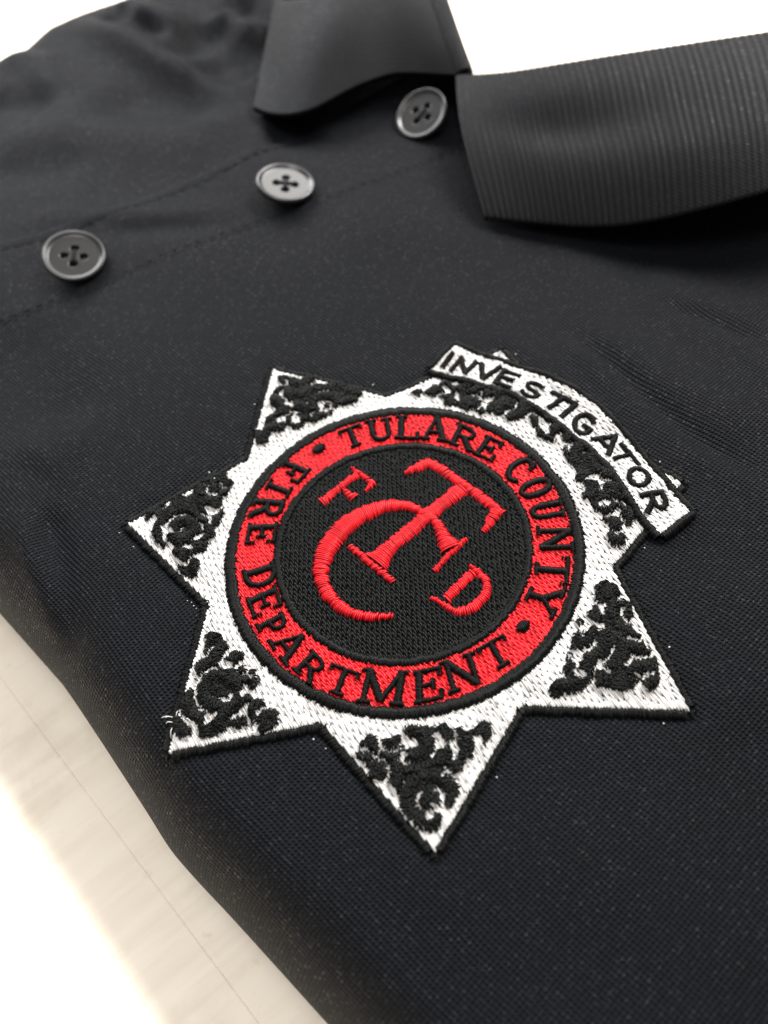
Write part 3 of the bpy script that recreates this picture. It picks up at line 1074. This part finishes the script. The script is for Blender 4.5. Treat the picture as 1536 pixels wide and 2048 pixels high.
Z8 = zoom(660, 810, 3.84)
Z9 = zoom(980, 870, 4.995)
Z5 = zoom(440, 880, 6.4)
Z6 = zoom(440, 1100, 5.908)
Z7 = zoom(620, 1240, 3.339)
Z1 = zoom(820, 670, 5.486)
Z2 = zoom(1040, 780, 4.267)
RING = [
    ('T', Z8, (120, 352), (285, 288), (65, 212)), ('U', Z8, (300, 292), (505, 262), (270, 132)), ('L', Z8, (495, 262), (680, 272), (505, 88)),
    ('A', Z8, (690, 264), (905, 290), (718, 89)), ('R', Z8, (900, 292), (1095, 375), (975, 140)), ('E', Z8, (1095, 378), (1240, 445), (1200, 235)),
    ('C', Z9, (110, 390), (270, 520), (330, 195)), ('O', Z9, (260, 525), (345, 672), (565, 400)), ('U', Z9, (385, 700), (425, 880), (710, 640)),
    ('N', Z9, (465, 930), (495, 1170), (810, 925)), ('T', Z9, (465, 1205), (440, 1475), (800, 1230)), ('Y', Z9, (450, 1440), (300, 1740), (770, 1540)),
    ('F', Z5, (870, 255), (690, 445), (1180, 385)), ('I', Z5, (660, 500), (575, 645), (945, 620)), ('R', Z5, (450, 735), (370, 1000), (850, 770)),
    ('E', Z5, (375, 1080), (325, 1350), (755, 1065)),
    ('D', Z6, (265, 255), (325, 500), (640, 145)), ('E', Z6, (310, 575), (395, 825), (660, 420)), ('P', Z6, (420, 895), (525, 1065), (725, 740)),
    ('A', Z6, (565, 1085), (790, 1395), (873, 863)), ('R', Z6, (850, 1410), (1085, 1625), (1080, 1180)),
    ('T', Z7, (80, 465), (270, 535), (150, 292)), ('M', Z7, (315, 552), (620, 578), (360, 325)), ('E', Z7, (692, 572), (892, 530), (690, 350)),
    ('N', Z7, (930, 502), (1160, 428), (868, 288)), ('T', Z7, (1205, 365), (1385, 260), (1110, 200)),
]
for g, zf, bl, br, tl in RING:
    letter(g, SERIF, zf, bl, br, tl, .72, 1.5)


def dot(u, v, r_px):
    c = P(u, v)
    w = np.linalg.norm(P(u + r_px, v) - c)
    b = Bag()
    n = int(2 * w / .24)
    t = np.linspace(-.95, .95, n)
    hw = w * np.sqrt(1 - t * t)
    A = np.stack([c[0] + t * w * .8 - hw * .5, c[1] + t * w * .6 + hw * .8], 1)
    B = np.stack([c[0] + t * w * .8 + hw * .5, c[1] + t * w * .6 - hw * .8], 1)
    b.add(A, B, .18, .5, .7)
    b.build('embroidered_dot', BLACK, badge)


dot(638, 899, 13)
dot(1046, 1254, 15)

# ---- banner
BAN_T = [Z1(490, 128), Z1(800, 232), Z1(1150, 345), Z1(1536, 480), Z2(540, 60), Z2(700, 190), Z2(830, 330), Z2(920, 420), Z2(1030, 555), Z2(1140, 685), Z2(1300, 870), Z2(1452, 1048)]
BAN_B = [Z1(233, 375), Z1(520, 462), Z1(760, 542), Z1(1150, 635), Z1(1330, 755), Z1(1536, 870), Z2(440, 360), Z2(560, 455), Z2(700, 575), Z2(800, 692), Z2(900, 835), Z2(980, 975), Z2(1100, 1130), Z2(1205, 1232)]
BAN = np.array(BAN_T + BAN_B[::-1])
b = Bag()
A, B = fill_runs(BAN, ANG + .1, .32, 3.0)
b.add(A, B, .19, .18, .72 + rng.uniform(-.03, .05, len(A)))
ban = b.build('title_banner', WHITE, badge, sag=.15)
b = Bag()
for line in (BAN_T, BAN_B, [BAN_T[0], BAN_B[0]], [BAN_T[-1], BAN_B[-1]]):
    line = np.array(line)
    c = polyline(line, 120) if len(line) > 2 else polyline(np.array([line[0], (line[0] + line[1]) / 2, line[1]]), 40)
    t = np.gradient(c, axis=0)
    t /= np.linalg.norm(t, axis=1)[:, None]
    nn = np.stack([-t[:, 1], t[:, 0]], 1)
    if inside(BAN, *(c[len(c) // 2] + nn[len(c) // 2] * .7)):
        nn = -nn
    c = c + nn * .5
    A, B, W = satin([(*q, 1.45) for q in c], .25, .4, .14)
    b.add(A, B, .2, .45, .7)
b.build('banner_border', BLACK, badge)
INV = [
    ('I', Z1, (305, 345), (400, 375), (425, 200)), ('N', Z1, (415, 400), (625, 462), (545, 243)), ('V', Z1, (670, 485), (910, 548), (772, 305)),
    ('E', Z1, (895, 548), (1105, 622), (1018, 378)), ('S', Z1, (1175, 650), (1400, 735), (1290, 490)),
    ('T', Z2, (130, 112), (340, 222), (280, 8)), ('I', Z2, (315, 212), (372, 258), (455, 98)), ('G', Z2, (408, 308), (560, 425), (532, 168)),
    ('A', Z2, (590, 420), (760, 585), (735, 310)), ('T', Z2, (712, 515), (872, 705), (872, 450)), ('O', Z2, (880, 700), (965, 880), (1055, 632)),
    ('R', Z2, (1005, 900), (1085, 1075), (1212, 848)),
]
for g, zf, bl, br, tl in INV:
    letter(g, SANS, zf, bl, br, tl, .98, 1.4)

# ---- scrollwork in the points: clumps of short satin stitches that follow curls
SC = [
    (zoom(490, 710, 5.12), [(340, 215), (440, 190), (580, 195), (700, 230), (740, 290), (810, 310), (900, 290), (1000, 280), (1080, 350), (1200, 370), (1190, 420), (1130, 490), (1060, 500), (960, 520), (900, 560), (870, 630), (780, 650), (740, 690), (620, 690), (570, 750), (490, 760), (440, 700), (400, 770), (330, 790), (260, 770), (230, 830), (230, 890), (130, 900), (100, 860), (110, 800), (90, 760), (130, 750), (180, 780), (230, 620), (290, 560), (270, 480), (260, 410), (320, 350), (390, 310), (360, 280), (340, 240)],
     [(430, 250, 28, 14, 30), (385, 385, 24, 34, 0), (455, 515, 55, 22, 20), (360, 670, 34, 36, 0), (520, 665, 50, 38, 35), (785, 512, 38, 34, 0), (780, 577, 20, 20, 0), (835, 578, 18, 14, 0)]),
    (zoom(240, 920, 5.908), [(280, 690), (330, 620), (440, 540), (600, 480), (700, 420), (830, 410), (890, 340), (1000, 240), (1120, 210), (1220, 110), (1280, 110), (1290, 190), (1330, 280), (1290, 370), (1200, 430), (1180, 500), (1230, 570), (1210, 680), (1170, 760), (1100, 830), (1110, 920), (1030, 1000), (1000, 1090), (920, 1130), (880, 1130), (930, 1220), (920, 1330), (850, 1380), (760, 1330), (690, 1290), (700, 1240), (790, 1240), (700, 1150), (630, 1080), (620, 1000), (520, 1010), (430, 950), (390, 860), (430, 790), (430, 740), (340, 760), (280, 720)],
     [(395, 675, 40, 28, 0), (565, 830, 95, 26, 25), (1060, 590, 62, 34, 35), (1150, 595, 18, 16, 0), (1070, 720, 24, 44, 0), (940, 910, 80, 30, -25), (800, 1030, 64, 30, 10), (600, 460, 20, 24, 0)]),
    (zoom(320, 1240, 5.12), [(460, 150), (540, 120), (610, 150), (650, 220), (700, 260), (680, 320), (760, 330), (840, 350), (870, 420), (940, 440), (950, 510), (1000, 590), (1000, 690), (1020, 800), (1080, 860), (1100, 900), (1180, 920), (1200, 1010), (1180, 1070), (1100, 1110), (1030, 1150), (1000, 1100), (1040, 1050), (940, 1070), (800, 1100), (700, 1070), (640, 1130), (520, 1190), (400, 1180), (370, 1130), (400, 1070), (350, 1010), (270, 1010), (250, 1080), (320, 1120), (290, 1180), (200, 1190), (150, 1120), (150, 1020), (190, 930), (210, 850), (270, 760), (350, 640), (370, 560), (360, 440), (380, 360), (460, 310), (480, 220)],
     [(690, 475, 62, 40, -20), (862, 740, 30, 66, 25), (870, 910, 66, 32, -40), (530, 1000, 105, 28, -42), (970, 745, 42, 18, -20), (935, 580, 22, 18, 0), (705, 330, 30, 24, 0)]),
    (zoom(660, 1410, 4.267), [(210, 390), (270, 320), (340, 260), (420, 290), (540, 300), (600, 210), (740, 190), (860, 200), (910, 200), (960, 160), (1010, 210), (1100, 190), (1160, 250), (1220, 210), (1300, 140), (1370, 170), (1370, 250), (1330, 330), (1260, 350), (1210, 430), (1120, 530), (1100, 640), (1080, 760), (1020, 860), (920, 880), (950, 960), (920, 1050), (840, 1070), (730, 1030), (650, 930), (600, 850), (570, 760), (550, 690), (450, 650), (330, 600), (340, 530), (290, 460), (230, 430)],
     [(655, 320, 28, 62, -5), (632, 430, 34, 28, 0), (940, 310, 30, 76, -18), (1060, 360, 58, 32, 50), (1285, 300, 22, 46, 0), (960, 600, 16, 24, 0), (962, 780, 24, 44, 0), (850, 950, 40, 34, 0), (890, 860, 50, 16, 30)]),
    (zoom(1080, 1140, 4.8), [(550, 150), (640, 100), (720, 130), (760, 210), (780, 270), (860, 320), (880, 400), (880, 560), (950, 620), (1010, 690), (1000, 740), (1110, 830), (1110, 900), (1150, 1000), (1130, 1110), (1040, 1150), (940, 1080), (880, 1130), (780, 1170), (660, 1140), (540, 1110), (420, 1150), (300, 1170), (200, 1220), (120, 1210), (90, 1150), (120, 1090), (250, 1050), (220, 960), (270, 900), (240, 820), (240, 740), (300, 680), (320, 600), (350, 520), (430, 430), (520, 400), (540, 280)],
     [(480, 510, 34, 42, 0), (580, 550, 46, 26, 30), (410, 640, 28, 18, 0), (365, 830, 70, 28, 45), (390, 1000, 64, 34, 15), (590, 915, 66, 20, 55), (660, 985, 28, 20, 0), (1020, 1010, 30, 24, 0), (920, 1010, 28, 20, 0), (860, 1040, 18, 14, 0)]),
    (Z1, [(20, 630), (100, 600), (180, 600), (250, 560), (330, 530), (440, 510), (560, 560), (700, 560), (800, 560), (950, 590), (1100, 640), (1200, 720), (1330, 800), (1320, 880), (1230, 910), (1150, 930), (1080, 930), (990, 890), (930, 850), (880, 850), (780, 870), (640, 850), (560, 800), (480, 770), (380, 780), (400, 710), (330, 700), (280, 710), (230, 670), (160, 660), (80, 670)],
     [(400, 605, 60, 28, 45), (515, 685, 24, 52, 0), (870, 715, 62, 24, -20), (790, 790, 20, 44, 40), (790, 630, 26, 14, 0)]),
    (Z2, [(0, 120), (90, 170), (240, 230), (400, 360), (560, 460), (700, 580), (800, 700), (890, 850), (960, 990), (980, 1080), (930, 1160), (880, 1220), (900, 1290), (840, 1330), (780, 1310), (750, 1260), (780, 1170), (700, 1100), (700, 1050), (640, 1020), (590, 940), (530, 920), (510, 860), (540, 820), (480, 770), (490, 700), (460, 650), (400, 590), (380, 500), (410, 440), (340, 440), (200, 410), (150, 380), (110, 270), (80, 210)],
     [(205, 300, 34, 80, -25), (620, 750, 66, 28, -15), (720, 975, 58, 28, -10), (830, 1045, 34, 34, 0), (860, 890, 16, 14, 0)]),
]
for zi, (zf, poly, holes) in enumerate(SC):
    poly_w = np.array([zf(*q) for q in poly])
    hol = []
    for hx, hy, ra, rb_, an in holes:
        ca, sa = math.cos(math.radians(an)), math.sin(math.radians(an))
        hol.append(np.array([zf(hx + ra * math.cos(t) * ca - rb_ * math.sin(t) * sa, hy + ra * math.cos(t) * sa + rb_ * math.sin(t) * ca)
                             for t in np.linspace(0, 2 * math.pi, 14)[:-1]]))
    lo_, hi_ = poly_w.min(0), poly_w.max(0)
    cx = np.arange(lo_[0], hi_[0], .3)
    cy = np.arange(lo_[1], hi_[1], .3)
    gx, gy = [q.ravel() for q in np.meshgrid(cx, cy)]
    gx, gy = np.concatenate([gx, gx + .15]), np.concatenate([gy, gy + .15])
    gx = gx + rng.uniform(-.2, .2, len(gx))
    gy = gy + rng.uniform(-.2, .2, len(gy))
    ph = rng.uniform(0, 6.28, 6)
    # curl centres: stitches radiate across ring-shaped scroll arms
    nc = 7
    cc = np.stack([rng.uniform(lo_[0], hi_[0], nc), rng.uniform(lo_[1], hi_[1], nc)], 1)
    d = np.stack([np.hypot(gx - c[0], gy - c[1]) for c in cc])
    near = d.argmin(0)
    vx, vy = gx - cc[near, 0], gy - cc[near, 1]
    ang = np.arctan2(vy, vx) + .5 * np.sin(gx * .9 + ph[0]) + rng.normal(0, .28, len(gx))
    dm = d.min(0)
    lump = .5 + .5 * np.cos(dm * 2 * math.pi / 2.6 + ph[near % 6])
    L = rng.uniform(.7, 1.25, len(gx))
    A = np.stack([gx - np.cos(ang) * L * .5, gy - np.sin(ang) * L * .5], 1)
    B = np.stack([gx + np.cos(ang) * L * .5, gy + np.sin(ang) * L * .5], 1)
    ok = inside(poly_w, gx, gy) & ((lump > .28) | (np.sin(gx * .8 + ph[1]) + np.sin(gy * .9 + ph[2]) < -.5))
    for h in hol:
        for q in (.8 * A + .2 * B, .2 * A + .8 * B, (A + B) / 2):
            ok &= ~inside(h.mean(0) + (h - h.mean(0)) * 1.08, q[:, 0], q[:, 1])
    b = Bag()
    k = ok
    b.add(A[k], B[k], rng.uniform(.085, .135, k.sum()), .22 + .22 * lump[k], .5 + .25 * lump[k] + rng.uniform(0, .16, k.sum()))
    b.build('scrollwork', SCROLL, badge)

# bobbin thread showing as tiny white ticks outside the border, and loose thread ends
b = Bag()
for i in range(n):
    a, c = STAR[i], STAR[(i + 1) % n]
    t = (c - a) / np.linalg.norm(c - a)
    nn = np.array([t[1], -t[0]])
    if inside(STAR, *((a + c) / 2 + nn * .5)):
        nn = -nn
    for _ in range(6 if i == 2 else 1):
        q = a + (c - a) * random.random() + nn * random.uniform(1.55, 1.95)
        b.add([q], [q + nn * random.uniform(.1, .3)], .1, .05, .06)
b.build('bobbin_tick', WHITE, badge, sag=.02)['kind'] = 'stuff'

# loose filaments standing off the embroidery
b = Bag()
w_ = Bag()
for i in range(n):
    a, c = STAR[i], STAR[(i + 1) % n]
    for _ in range(7):
        q = a + (c - a) * random.random() + rng.uniform(-1, 1, 2)
        an = random.uniform(0, 6.28)
        L = random.uniform(.7, 1.9)
        b.add([q], [q + L * np.array([math.cos(an), math.sin(an)])], .035, random.uniform(.2, .6), .45)
for _ in range(7):
    q = P(352, 1455) + rng.uniform(-1.6, 1.6, 2)
    an = random.uniform(0, 6.28)
    w_.add([q], [q + random.uniform(.8, 1.8) * np.array([math.cos(an), math.sin(an)])], .06, random.uniform(.3, .6), .7)
b.build('loose_fibre', BLACK, badge, sag=-.2)['kind'] = 'stuff'
w_.build('loose_fibre', WHITE, badge, sag=-.1)['kind'] = 'stuff'
